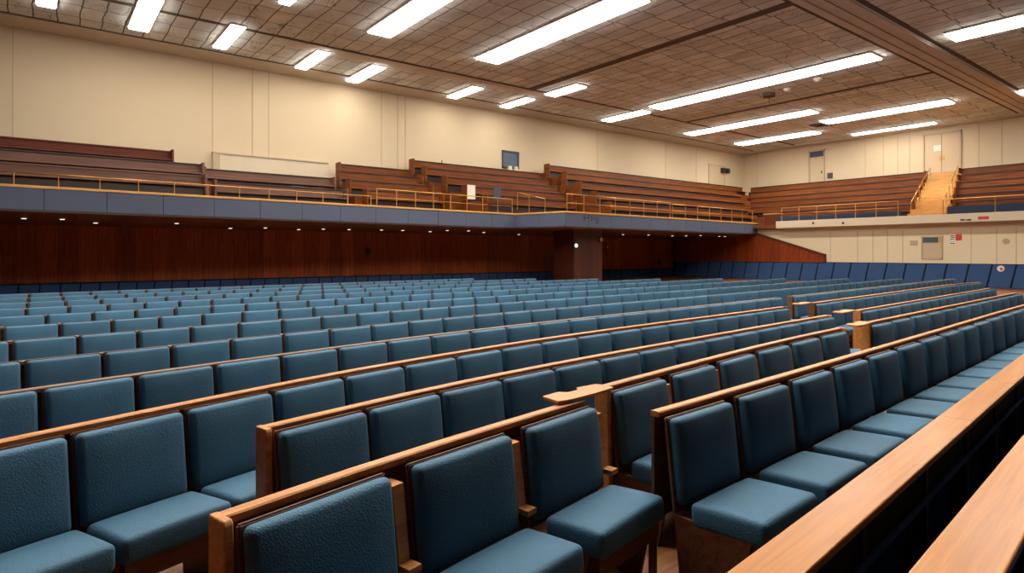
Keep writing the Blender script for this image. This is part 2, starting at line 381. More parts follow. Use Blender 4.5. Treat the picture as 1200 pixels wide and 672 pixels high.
# tiers of benches -------------------------------------------------------
fl = MB()
def bench(name, mb_frame, u0, u1, v, ztop, mat, capm, label, group, ends=(True, True), h=.82, seat=True, fresh=None):
    """u: along the row, v: depth of the back board; frame 'b' = back balcony, 's' = side balcony (metres)"""
    def bx(m, a0, a1, b0, b1, z0, z1):
        if mb_frame == 'b': m.box(a0, a1, b0, b1, z0, z1)
        else: m.box(b0, b1, a0, a1, z0, z1)
    zf = ztop - h
    r = empty(name, ((u0 + u1) / 2, v, zf) if mb_frame == 'b' else (v, (u0 + u1) / 2, zf))
    def fin(m, nm, mt, bevel=.01):
        o = m.build(nm, mt, bevel=bevel)
        o.data.transform(Matrix.Translation(-Vector(r.location))); o.parent = r
        return o
    lo, hi = min(u0, u1), max(u0, u1)
    m = MB(); bx(m, lo, hi, v - .05, v, zf + .0, ztop - .05); fin(m, 'back_panel', mat, 0)
    m = MB(); bx(m, lo - .01, hi + .01, v - .08, v + .02, ztop - .06, ztop); fin(m, 'top_cap', capm)
    if seat:
        m = MB(); bx(m, lo, hi, v - .46, v - .05, zf + .38, zf + .43); fin(m, 'seat_board', mat)
        m = MB(); bx(m, lo, hi, v - .30, v - .26, zf, zf + .38); fin(m, 'seat_riser', M['benchdark'], 0)
    if capm is M['benchred']:
        m = MB(); bx(m, lo, hi, v - .07, v - .05, zf + .42, zf + .46); fin(m, 'gilt_strip', M['brass'], 0)
    for e, uu in zip(ends, (lo, hi)):
        if e:
            m = MB(); bx(m, uu - .04, uu + .04, v - .46, v + .02, zf, ztop + .02); fin(m, 'end_panel', mat)
    tag(r, label, 'bench', group)
    return zf

BL = ['lowest', 'second lowest', 'third lowest', 'fourth lowest', 'topmost']
def tiers(frame, secname, rows, mat, capm, where, front, tread=True, ends=(True, True), seat=True):
    """rows: (u0, u1, v, ztop) in survey units from the lowest up"""
    prev = front * K
    for i, (u0, u1, v, zt) in enumerate(rows):
        nm = 'topmost' if i == len(rows) - 1 else BL[i] if i < 4 else ordinal(i + 1) + ' lowest'
        mm = mat[i % len(mat)] if isinstance(mat, list) else mat
        cc = capm[i % len(capm)] if isinstance(capm, list) else capm
        zf = bench('balcony_bench', frame, u0 * K, u1 * K, v * K, zk(zt), mm, cc,
                   '%s wooden bench of the %s' % (nm, where), 'benches in the ' + secname, ends, seat=seat)
        lo, hi = min(u0, u1) * K, max(u0, u1) * K
        vv = v * K + .03
        if frame == 'b': fl.box(lo, hi, prev, vv, ZB + .05, zf)
        else: fl.box(prev, vv, lo, hi, zk(1.36), zf)
        prev = vv
    end = (YW if frame == 'b' else XW)
    if frame == 'b': fl.box(lo, hi, prev, end, ZB + .05, zf)
    else: fl.box(prev, end, lo, hi, zk(1.36), zf)

G = M
tiers('b', 'far left balcony block', [(-4, 4.0, 20.5, 2.35), (-4, 4.2, 21.9, 2.88), (-4, 3.55, 23.3, 3.42)], [G['benchgrey'], G['benchgrey'], G['benchred']], [G['benchgrey'], G['benchdark'], G['benchred']],
      'balcony block nearest the left edge', 19.6)
tiers('b', 'low balcony block', [(4.35, 8.6, 20.9, 2.25), (4.35, 8.75, 22.4, 2.82)], [G['benchgrey'], G['benchgrey']], [G['benchdark'], G['benchdark']],
      'low balcony block below the cream ledge', 19.95)
tiers('b', 'left middle balcony block', [(9.3, 12.45, 20.8, 2.3), (9.0, 12.45, 21.6, 2.72), (8.95, 12.45, 22.4, 3.13), (9.3, 12.45, 23.3, 3.53)], G['bench'], G['benchdark'],  # dark caps from here on paint the shaded gaps between tiers
      'balcony block right of the cream ledge', 20.15)
tiers('b', 'middle balcony block', [(14.6, 19.6, 20.9, 2.4), (14.0, 19.9, 21.5, 2.82), (13.4, 20.0, 22.1, 3.22), (12.8, 20.05, 22.75, 3.62), (12.6, 20.05, 23.45, 4.0)], G['bench'], G['benchdark'],
      'balcony block under the projection window', 20.45)
tiers('b', 'corner balcony block', [(20.3, 31.9, 19.4, 2.3), (20.3, 32.95, 20.3, 2.85), (20.3, 34.1, 21.3, 3.4), (20.3, 35.4, 22.3, 3.95), (20.15, 37.75, 23.4, 4.45)], G['bench'], G['benchdark'],
      'long balcony block reaching the far corner', 18.7, ends=(True, False))
side = [(32.4, 2.3), (33.4, 2.7), (34.6, 3.1), (35.8, 3.5), (37.0, 3.95), (38.2, 4.42)]
tiers('s', 'side balcony block', [(19.4 + .72 * i if i else 18.6, 11.2 + .28 * i, v, z) for i, (v, z) in enumerate(side)], G['bench'], G['benchdark'],
      'side balcony block left of the lit stairs', 31.2, ends=(True, False))
tiers('s', 'side balcony block beyond the stairs', [(2.0, 9.55 + .3 * i, v, z) for i, (v, z) in enumerate(side)], G['bench'], G['benchdark'],
      'side balcony block right of the lit stairs', 31.2, ends=(False, True))
# front walkways
for (xa, ya), (xb, yb), yin in ((F1[0], F1[1], 20.6), (F3[0], F3[1], 19.0)):
    fl.hexa([(xa * K, ya * K + .1, ZB + .05), (xb * K, yb * K + .1, ZB + .05), (xb * K, yin * K, ZB + .05), (xa * K, yin * K, ZB + .05)],
            [(xa * K, ya * K + .1, zk(1.45)), (xb * K, yb * K + .1, zk(1.45)), (xb * K, yin * K, zk(1.45)), (xa * K, yin * K, zk(1.45))])
fl.box(30.7 * K, 32.4 * K, 2 * K, 19 * K, zk(1.32), zk(1.5))
struct(fl.build('floor_balcony', M['bench']))
# stair between the side blocks, its yellow light painted as golden wood
stm = MB(); n = 12
for i in range(n):
    v0 = 31.3 + (38.9 - 31.3) * i / n; z = 1.55 + (4.35 - 1.55) * (i + 1) / n
    ya = 11.1 + 1.5 * i / n; yb = 9.65 + 1.5 * i / n
    stm.box(v0 * K, 38.95 * K, yb * K, ya * K, zk(1.5), zk(z))
o = stm.build('stair_flight', M['goldwood'], bevel=.008); struct(o)
# side balcony edge
XF = 30.5 * K
struct(MB().box(XF, XF + .25, Y0 + 1, 16.95 * K, zk(1.30), zk(1.66)).box(XF + .2, XL + .1, Y0 + 1, 17.0 * K, zk(1.28), zk(1.36)).build('trim_side_balcony_fascia', M['creamfascia'], bevel=.01))
struct(MB().box(31.1 * K, 31.16 * K, 11.3 * K, 17.3 * K, zk(1.5), zk(1.93)).box(31.1 * K, 31.16 * K, 2 * K, 9.5 * K, zk(1.5), zk(2.02)).build('trim_side_balcony_kick', M['kick']))
# cabinet at the meeting of both balconies
r = empty('corner_cabinet', (31.45 * K, 17.62 * K, zk(1.3)))
MB().box(-.42, .42, -.5, .42, 0, .94).build('body', M['bench'], r, bevel=.01)
MB().box(-.46, .46, -.54, .46, .94, 1.0).build('top', M['goldwood'], r, bevel=.01)
MB().box(-.445, -.42, -.45, .36, .06, .88).build('door', M['benchred'], r, bevel=.01)
tag(r, 'small boxy wooden cabinet where the two balconies meet', 'cabinet')
struct(MB().box(31.05 * K, 32.0 * K, 16.95 * K, 18.3 * K, zk(1.2), zk(1.3)).build('trim_cabinet_plinth', M['creamfascia']))

# brass railings on the balcony fronts ------------------------------------
def railing(p, q, label, posts, ztop, rails, zbase=1.66, off=-.05, mat='brass'):
    P, d, L, n = seg_frame(p, q)
    r = empty('balcony_railing', (P.x, P.y, zk(zbase)))
    def w(s, z): v = d * s + n * off; return (v.x, v.y, (z - zbase) * K)
    for zr in rails:
        MB().tube(w(.05, zr), w(L - .05, zr), .022 if zr == rails[0] else .014).build('hand_rail' if zr == rails[0] else 'middle_rail', M[mat], r, smooth=True)
    for i in range(posts):
        s = .08 + (L - .16) * i / (posts - 1)
        m = MB().tube(w(s, zbase), w(s, ztop), .022).build('post', M[mat], r)
    tag(r, label, 'railing', 'brass balcony railings')
railing((-4, 18.85), (9.2, 19.75), 'low brass railing along the balcony front at its left end', 16, 1.97, [1.97])
railing((9.3, 19.77), (15.7, 20.17), 'brass railing on the balcony front beside the step', 9, 2.25, [2.25, 1.95])
railing((16.5, 17.84), (23.4, 18.12), 'brass railing on the projecting balcony front, near half', 8, 2.35, [2.35, 2.0])
railing((23.5, 18.15), (30.9, 18.44), 'brass railing on the projecting balcony front, far half', 8, 2.3, [2.3, 2.0])
railing((30.65, 16.8), (30.65, 11.2), 'brass railing on the cream side balcony before the stairs', 7, 2.35, [2.35, 2.05])
railing((30.65, 9.6), (30.65, 2.2), 'brass railing on the cream side balcony beyond the stairs', 5, 2.3, [2.3])
def stair_rail(pts, label):
    r = empty('stair_railing', (pts[0][0] * K, pts[0][1] * K, zk(pts[0][2])))
    o = Vector(r.location)
    W = [Vector((a * K, b * K, zk(c))) - o for a, b, c in pts]
    for a, b in zip(W, W[1:]): MB().tube(a + Vector((0, 0, .85)), b + Vector((0, 0, .85)), .022).build('hand_rail', M['brass'], r, smooth=True)
    for a in W: MB().tube(a, a + Vector((0, 0, .86)), .02).build('post', M['brass'], r)
    tag(r, label, 'railing')
stair_rail([(31.4 + 1.2 * i, 11.0 + .24 * i, 1.6 + .44 * i) for i in range(6)], 'brass stair railing on the bench-block side of the lit stairs')
stair_rail([(31.4 + 1.2 * i, 9.75 + .24 * i, 1.6 + .44 * i) for i in range(6)], 'brass stair railing on the far side of the lit stairs')
# a gate-like stair rail in the middle of the balcony
stair_rail([(15.98, 20.3, 1.85), (16.12, 19.7, 1.7), (16.3, 18.9, 1.5)], 'brass stair railing climbing beside the balcony step')

# cream ledge box on the upper back wall
xa, za = on_back(250, 178, YW - .25); xb, zb = on_back(384, 190, YW - .25)
r = empty('wall_ledge', (xa, YW - .25, zk(2.6)))
MB().box(0, xb - xa, 0, .25, 0, za - zk(2.6) - .06).build('body', M['creamfascia'], r)
MB().box(-.02, xb - xa + .02, -.04, .25, za - zk(2.6) - .06, za - zk(2.6)).build('cap', M['seam'], r)
MB().box(-.02, .26, -.03, 0, .1, za - zk(2.6) - .06).build('end_post', M['seam'], r)
tag(r, 'long cream boxed ledge against the back wall above the balcony', 'ledge')
# white papers lying on the low balcony block
for i, (px, lab) in enumerate(((352, 'white board propped on the balcony, nearer of two'), (367, 'white board propped on the balcony beside the first one'))):
    x, z = on_back(px, 218, 21.1 * K)
    o = MB().box(-.42, .42, -.02, .02, 0, .3).build('display_board', M['paper']); o.location = (x, 20.9 * K + .08, zk(2.25) - .28)
    tag(o, lab, 'board')
for px, py, lab in ((544, 226, 'narrow white board standing among the middle balcony benches'), (574, 228, 'small grey board standing among the middle balcony benches')):
    x, z = on_back(px, py, 21.0 * K)
    o = MB().box(-.22, .22, -.02, .02, -.34, .34).build('display_board', M['paper' if px == 544 else 'vent']); o.location = (x, 20.9 * K - .5, z - .02)
    tag(o, lab, 'board')
# projection window, door, loudspeakers of the back wall
xa, za = on_back(588, 176, YW); xb, zb = on_back(607.5, 199, YW); h = za - zb; w = xb - xa
r = empty('window_1', (xa, YW, zb)); struct(r)
MB().box(0, .1, -.08, 0, 0, h).box(w - .1, w, -.08, 0, 0, h).box(0, w, -.08, 0, h - .1, h).box(0, w, -.08, 0, 0, .08).build('window_frame', M['vent'], r)
MB().box(.1, w - .1, -.03, -.01, .08, h - .1).build('window_pane', M['glass'], r)
for i, xx in enumerate((.34, .72)):
    o = MB().hexa([(-.14, -.1, 0), (.14, -.1, 0), (.14, .1, 0), (-.14, .1, 0)], [(-.09, -.07, .3), (.09, -.07, .3), (.09, .07, .3), (-.09, .07, .3)]).build('projector', M['creamfascia'], bevel=.02)
    o.location = (xa + w * xx, YW - .22, zk(4.02) + .0)
    tag(o, ['cream projector box below the window, nearer of two', 'cream projector box below the window, farther of two'][i], 'projector')
xa, za = on_back(830, 192, YW); xb, zb = on_back(849, 219, YW)
r = empty('door_1', (xa, YW, zk(3.6))); struct(r); h = za - zk(3.6); w = xb - xa
MB().box(0, .07, -.05, 0, 0, h).box(w - .07, w, -.05, 0, 0, h).box(0, w, -.05, 0, h - .07, h).build('door_frame', M['seam'], r)
MB().box(.07, w - .07, -.03, 0, 0, h - .07).build('door_leaf', M['doorpaint'], r)
xa, za = on_back(890.0, 174, YW)
for i, px in enumerate((845.5, 850.5)):
    x, z = on_back(px, 174, YW)
    o = MB().box(-.17, .17, -.3, 0, -.18, .18).box(-.12, .12, -.34, -.3, -.13, .13).build('wall_loudspeaker', M['dark'], bevel=.03)
    o.location = (x, YW, zk(4.0) + 1.55 * K * 1.0)
    tag(o, ['small dark loudspeaker high on back wall, nearer of the pair', 'small dark loudspeaker high on back wall, farther of the pair'][i], 'loudspeaker')
x, z = on_back(518.5, 184, 23.55 * K)
o = MB().tube((0, 0, 0), (0, 0, 1.0), .025).build('balcony_pole', M['dark']); o.location = (x, 23.6 * K, zk(4.0) - .82); tag(o, 'thin dark pole rising behind the middle balcony benches', 'pole')
# side wall upper doors
def door_side(name, px0, px1, py0, zbot, X, leaves=1, dark_top=0.0):
    ya, za = on_side(px0, py0, X); yb, _ = on_side(px1, py0, X)
    r = empty(name, (X, yb, zbot)); struct(r); h = za - zbot; w = ya - yb
    MB().box(-.09, 0, 0, .09, 0, h).box(-.09, 0, w - .09, w, 0, h).box(-.09, 0, 0, w, h - .12, h).build('door_frame', M['seam'], r)
    step = (w - .18) / leaves
    for i in range(leaves):
        MB().box(-.05, 0, .09 + i * step + .012, .09 + (i + 1) * step - .012, .02, h - .12 - dark_top).build('door_leaf', M['doorpaint'], r, bevel=.01)
    if dark_top: MB().box(-.04, 0, .09, w - .09, h - .12 - dark_top, h - .12).build('door_transom', M['vent'], r)
    return r, w, h
r, w, h = door_side('door_2', 1082, 1127, 158, zk(4.3), XW, 2)
MB().box(-.06, -.05, w - 1.05, w - .62, h - 1.2, h - .82).build('door_notice', M['paper'], r)
for s in (-.1, .1): MB().box(-.12, -.05, w / 2 + s - .02, w / 2 + s + .02, .9, 1.2).build('door_handle', M['brass'], r)
r, w, h = door_side('door_3', 948, 967, 177, zk(4.2), XW, 1, .42)
MB().box(-.12, -.05, .2, .26, 1.0, 1.15).build('door_handle', M['dark'], r)
y, z = on_side(973, 206, XW)
o = MB().box(-.12, 0, -.18, .18, -.2, .2).box(-.16, -.12, -.1, .1, -.1, .1).build('wall_phone', M['vent'], bevel=.02); o.location = (XW, y, z); tag(o, 'small grey box mounted on the wall beside the transom door', 'wall box')
# lower side wall: hatch, notice, switches
ya, za = on_side(1080, 277, XL); yb, zb = on_side(1105, 304, XL); w = ya - yb; h = za - zb
r = empty('door_4', (XL, yb, zb)); struct(r)
MB().box(-.05, 0, 0, .06, 0, h).box(-.05, 0, w - .06, w, 0, h).box(-.05, 0, 0, w, 0, .06).box(-.08, 0, -.02, w + .02, h - .08, h).build('door_frame', M['seam'], r)
MB().box(-.03, 0, .06, w - .06, .06, h - .36).build('door_leaf', M['doorpaint'], r)
MB().box(-.02, 0, .2, w - .06, h - .36, h - .08).build('door_window', M['glass'], r)
MB().box(-.06, -.0, .06, .2, h - .4, h - .06).build('door_closer', M['goldwood'], r)
ya, za = on_side(1113, 275, XL); yb, zb = on_side(1127, 287, XL); w = ya - yb; h = za - zb
r = empty('wall_notice', (XL - .001, (ya + yb) / 2, (za + zb) / 2))
MB().box(-.03, 0, -w / 2 + .26, w / 2, -h / 2, h / 2).build('board', M['paper'], r)
MB().box(-.05, 0, -w / 2, -w / 2 + .26, -.02, h / 2).build('call_point', M['red'], r, bevel=.01)
pm = MB()
for i, (y0_, y1_, zz) in enumerate([(.02, .3, .2), (.02, .2, .12), (.05, .3, .03), (.16, .2, -.1), (.24, .28, -.12), (.06, .1, -.1), (.02, .3, -.2)]):
    pm.box(-.034, -.03, -w / 2 + .27 + y0_, min(-w / 2 + .27 + y1_, w / 2 - .02), zz - .02, zz + .02)
pm.build('print_lines', M['ink'], r)
tag(r, 'small printed notice with a red panel on the lower side wall', 'sign')
for px, py, nm, lab, mt in ((1071, 285, 'wall_switch_plate', 'cream switch plate on the lower side wall beside the hatch', 'seam'), (1179, 283, 'wall_thermostat', 'small round cream dial on the lower side wall', 'seam')):
    y, z = on_side(px, py, XL)
    m = MB().box(-.04, 0, -.18, .18, -.13, .13) if px == 1071 else MB().tube((-.05, 0, 0), (0, 0, 0), .14, 20)
    if px == 1071: m.box(-.06, -.04, -.05, .05, -.06, .06)
    else: m.tube((-.08, 0, 0), (-.05, 0, 0), .05, 14)
    o = m.build(nm, M[mt], bevel=.01); o.location = (XL, y, z); tag(o, lab, 'wall fitting')
y, z = on_side(1173, 315, XL - .1)
r = empty('wall_badge', (XL - .09, y, z))
MB().tube((-.05, 0, 0), (0, 0, 0), .15, 20).build('disc', M['paper'], r); MB().box(-.06, -.05, -.07, .02, -.08, .04).build('mark', M['red'], r)
tag(r, 'small round white badge with a red mark on the navy wainscot', 'badge')
y, z = on_side(1152.5, 255.5, XF)
o = MB().box(-.02, 0, -.22, .22, -.07, .07).build('fascia_plate', M['red'], bevel=.02); o.location = (XF, y, z); tag(o, 'small red plate fixed to the cream balcony edge', 'plate')
y, z = on_side(1131, 258, XF)
o = MB().box(-.02, 0, -.26, -.08, -.04, .04).box(-.02, 0, .02, .2, -.03, .05).box(-.02, 0, -.08, .02, -.01, .02).build('fascia_bracket', M['ink'], bevel=.005); o.location = (XF, y, z); tag(o, 'small dark bracket on the cream balcony edge', 'bracket')
for px in (953, 988):
    y, z = on_side(px, 261.5, XF)
    o = MB().tube((-.05, 0, 0), (0, 0, 0), .06, 12).tube((-.07, 0, 0), (-.05, 0, 0), .03, 10).build('fascia_spotlight', M['ink']); o.location = (XF, y, z)
    tag(o, 'small dark spot fitting on the cream balcony edge, %s the corner cabinet' % ('nearer' if px == 953 else 'farther from'), 'fitting')
# dark strokes of lettering on the projecting fascia
P, d, L, n = seg_frame(*F3)
lm = MB()
s0 = 1.25
for a0, a1, z0, z1 in ((0, .05, .12, .38), (.0, .3, .24, .28), (.3, .35, .2, .38), (.52, .58, .12, .38), (.7, .74, .16, .3), (.86, .9, .02, .34), (1.0, 1.05, .0, .3)):
    slab(lm, P, d, n, s0 + a0, s0 + a1, .02, .035, ZB + .2 + z0, ZB + .2 + z1)
o = lm.build('fascia_lettering', M['ink']); tag(o, 'worn dark lettering strokes on the projecting blue fascia', 'lettering')

# downlights in the soffit
DL = [(28, 255), (73, 256), (112, 260.5), (207, 261), (270, 267), (311, 266.5), (350, 268.5), (379, 268), (409, 268.5), (447, 269), (472, 269.5), (504, 271), (524, 269.5), (549, 270), (567, 272), (608, 274.5), (667, 273.3), (730, 274.5), (760, 275), (788, 276), (804, 276), (821, 275.5), (843, 276.6), (858, 277)]
for i, (px, py) in enumerate(DL):
    t = (px - 600) / 720; dx, dy, dz = ca + sa * t, sa - ca * t, (297 - py) / 720
    # meet z = ZB - ((y/K) - 19)*0.034*K
    dd = (ZB - .04 - EYE + 19 * .034 * K) / (dz + .034 * dy)
    x, y = dd * dx, dd * dy
    fy = (20.0 if x < 16 * K else 18.6) * K
    if y < fy:  y = fy; x = y * dx / dy
    if y > YW - .4: y = YW - .4; x = y * dx / dy
    x = min(x, XL - .5)
    zz = ZB - .03 - (ZB - .03 - zk(.88)) * max(0, min(1, (y - 19.3 * K) / (YW - 19.3 * K)))
    r = empty('ceiling_downlight', (x, y, zz - .03))
    MB().tube((0, 0, -.03), (0, 0, .05), .10, 18).build('trim_ring', M['brass'], r)
    MB().tube((0, 0, -.045), (0, 0, -.029), .065, 18).build('lamp', M['spot'], r)
    side_ = 'projecting stretch of balcony' if x > 16 * K else 'long stretch of balcony'
    k = i + 1 if i < 16 else i - 15
    tag(r, '%s round downlight from the %s under the %s' % (ordinal(k), 'left' if i < 16 else 'boxed pillar', side_), 'downlight', 'downlights under the balcony')
# lamps and fittings under the balcony
def wall_lamp(px, py, y, label, mt):
    x, z = on_back(px, py, y)
    r = empty('wall_lamp', (x, y, z)); MB().box(-.1, .1, -.06, 0, -.16, .16).build('housing', M['dark'], r, bevel=.02)
    MB().tube((0, -.1, 0), (0, -.06, 0), .1, 16).build('lens', M[mt], r); tag(r, label, 'wall lamp')
wall_lamp(674, 288, 18.9 * K, 'small pale green exit lamp on the boxed pillar', 'green')
wall_lamp(703, 281, 18.9 * K, 'upper amber wall lamp at the edge of the boxed pillar', 'brass')
wall_lamp(710.5, 290, YW, 'lower amber wall lamp beside the boxed pillar', 'brass')
wall_lamp(431, 295, YW, 'tiny dark fitting on the mahogany wall under the balcony', 'dark')
wall_lamp(772, 308, YW, 'dark round fitting low on the mahogany wall', 'dark')

# ------------------------------------------------------------------ ceiling lights
LIGHTS = [
 (0.2, .42, 19.0, 21.3, 'short ceiling light cut by the top edge, nearest the left wall panel'),
 (2.45, .52, 18.9, 21.8, 'second short ceiling light along the back wall from the left'),
 (4.8, .40, 19.66, 22.1, 'third short ceiling light along the back wall from the left'),
 (7.7, .42, 20.4, 22.7, 'fourth short ceiling light along the back wall from the left'),
 (9.9, .5, 20.75, 23.2, 'fifth short ceiling light along the back wall from the left'),
 (14.37, .5, 20.9, 22.9, 'sixth short ceiling light along the back wall from the left'),
 (17.25, .5, 21.0, 22.9, 'seventh short ceiling light along the back wall, above the projection window'),
 (17.55, .6, 18.1, 20.0, 'eighth short ceiling light, just inward of the seventh'),
 (23.2, .65, 19.45, 22.1, 'ninth short ceiling light, the one left of the very long lights'),
 (5.35, .3, 14.5, 17.1, 'tiny glimpse of ceiling light at the top edge above the third short one'),
 (8.45, .78, 13.8, 17.7, 'wide ceiling light at the top edge, shorter of the two widest'),
 (12.65, 1.0, 10.9, 17.8, 'widest long ceiling light reaching the top edge of the frame'),
 (23.0, .95, 9.13, 18.7, 'longest ceiling light, wholly in view and hung with a wire'),
 (29.6, .85, 14.5, 21.7, 'long ceiling light behind the longest one'),
 (34.8, .9, 16.9, 21.8, 'short far ceiling light nearest the room corner'),
 (32.5, 1.0, 9.8, 15.4, 'long ceiling light before the beam on the side wall end'),
 (37.2, .4, 11.9, 16.0, 'thin ceiling light close above the double door'),
 (22.9, 1.0, 3.2, 6.9, 'bright ceiling light in the upper corner beyond the beam'),
 (33.2, 1.1, 2.6, 7.4, 'ceiling light just entering at the edge beyond the beam'),
 (0.4, 1.5, 3.0, 11.0, 'added ceiling light brightening the front seats at the left end, out of view'),  # from here on: unseen lights added to brighten the front seats
 (4.5, 1.5, 2.5, 10.0, 'added ceiling light brightening the front seats, out of view'),
 (8.6, 1.5, 1.5, 8.5, 'added ceiling light brightening the middle of the front rows, out of view'),
 (13.0, 1.0, .5, 6.5, 'added ceiling light brightening the far end of the front rows, out of view'),
]
for (xc, w, y0, y1, lab) in LIGHTS:
    w *= K; y0 *= K; y1 *= K; L = y1 - y0
    r = empty('ceiling_light', (xc * K, (y0 + y1) / 2, ZC - .1))
    MB().box(-w / 2 - .03, w / 2 + .03, -L / 2 - .03, L / 2 + .03, .03, .09).build('housing', M['white'], r)
    m = MB(); q = w / 2
    m.sweep([(0, -L / 2, 1, 0), (0, L / 2, 1, 0)], [(-q, .03), (-q, .0), (-q * .94, -.018), (q * .94, -.018), (q, .0), (q, .03)])
    m.build('diffuser', M['tube'], r)
    tag(r, lab, 'ceiling light', 'fluorescent ceiling lights')
# wire rose, sensor and vent on the ceiling
r = empty('ceiling_rose', (25.0 * K, 14.2 * K, ZC)); MB().tube((0, 0, -.16), (0, 0, 0), .3, 18).build('plate', M['groove'], r)
MB().tube((0, 0, -.5), (0, 0, -.16), .015).build('wire', M['dark'], r); tag(r, 'brown ceiling rose with a wire above the longest light', 'ceiling rose')
for px, py, lab in ((923, 104, 'small white smoke detector below the longest light'), (958, 92, 'small brown sensor close to the end of the longest light')):
    t = (px - 600) / 720; dd = (ZC - EYE) * 720 / (297 - py)
    r = empty('smoke_detector', (dd * (ca + sa * t), dd * (sa - ca * t), ZC))
    MB().tube((0, 0, -.1), (0, 0, 0), .2, 18).build('base', M['white'], r); MB().tube((0, 0, -.15), (0, 0, -.1), .12, 16).build('sensor', M['white'], r)
    tag(r, lab, 'smoke detector')
t = (963 - 600) / 720; dd = (ZC - EYE) * 720 / (297 - 145.5)
r = empty('ceiling_vent', (dd * (ca + sa * t), dd * (sa - ca * t), ZC)); MB().box(-.5, .5, -.6, .6, -.06, 0).build('frame', M['groove'], r)
m = MB()
for i in range(6): m.box(-.42, .42, -.5 + i * .18, -.4 + i * .18, -.09, -.06)
m.build('slats', M['dark'], r); tag(r, 'dark ceiling vent between two long lights', 'ceiling vent')

# ------------------------------------------------------------------ seats
def cushion(w, h, t, r=.03, puff=.02, n=12):
    """rounded box w (x) by t (y) by h (z), centred, its -y face puffed; returns MB"""
    m = bmesh.new()
    def lin(L):
        half = L / 2; e = [-half, -half + r * .25, -half + r * .6, -half + r]
        k = 5 if L > .2 else 2
        mid = [-half + r + (L - 2 * r) * i / k for i in range(1, k)]
        return e + mid + [-x for x in reversed(e)]
    xs, ys, zs = lin(w), lin(t), lin(h)
    vd = {}
    def V(i, j, k):
        key = (i, j, k)
        if key not in vd: vd[key] = m.verts.new((xs[i], ys[j], zs[k]))
        return vd[key]
    X, Y, Z = len(xs) - 1, len(ys) - 1, len(zs) - 1
    for i in range(X):
        for k in range(Z):
            m.faces.new((V(i, 0, k), V(i + 1, 0, k), V(i + 1, 0, k + 1), V(i, 0, k + 1)))
            m.faces.new((V(i, Y, k), V(i, Y, k + 1), V(i + 1, Y, k + 1), V(i + 1, Y, k)))
    for j in range(Y):
        for k in range(Z):
            m.faces.new((V(0, j, k), V(0, j, k + 1), V(0, j + 1, k + 1), V(0, j + 1, k)))
            m.faces.new((V(X, j, k), V(X, j + 1, k), V(X, j + 1, k + 1), V(X, j, k + 1)))
    for i in range(X):
        for j in range(Y):
            m.faces.new((V(i, j, 0), V(i, j + 1, 0), V(i + 1, j + 1, 0), V(i + 1, j, 0)))
            m.faces.new((V(i, j, Z), V(i + 1, j, Z), V(i + 1, j + 1, Z), V(i, j + 1, Z)))
    for v in m.verts:
        p = v.co; c = Vector((max(-w / 2 + r, min(w / 2 - r, p.x)), max(-t / 2 + r, min(t / 2 - r, p.y)), max(-h / 2 + r, min(h / 2 - r, p.z))))
        q = p - c
        if q.length > 1e-7: p = c + q.normalized() * r
        if q.y < -1e-6 or p.y <= -t / 2 + r * .5:
            u = 1 - (p.x / (w / 2)) ** 2; s = 1 - (p.z / (h / 2)) ** 2
            p.y -= puff * max(0, u) ** .6 * max(0, s) ** .6
        v.co = p
    bmesh.ops.recalc_face_normals(m, faces=m.faces)
    return m

def mesh_from(bm, name, mat, mats=None):
    me = bpy.data.meshes.new(name); bm.to_mesh(me); bm.free(); me.materials.append(mat)
    for p in me.polygons: p.use_smooth = True
    return me

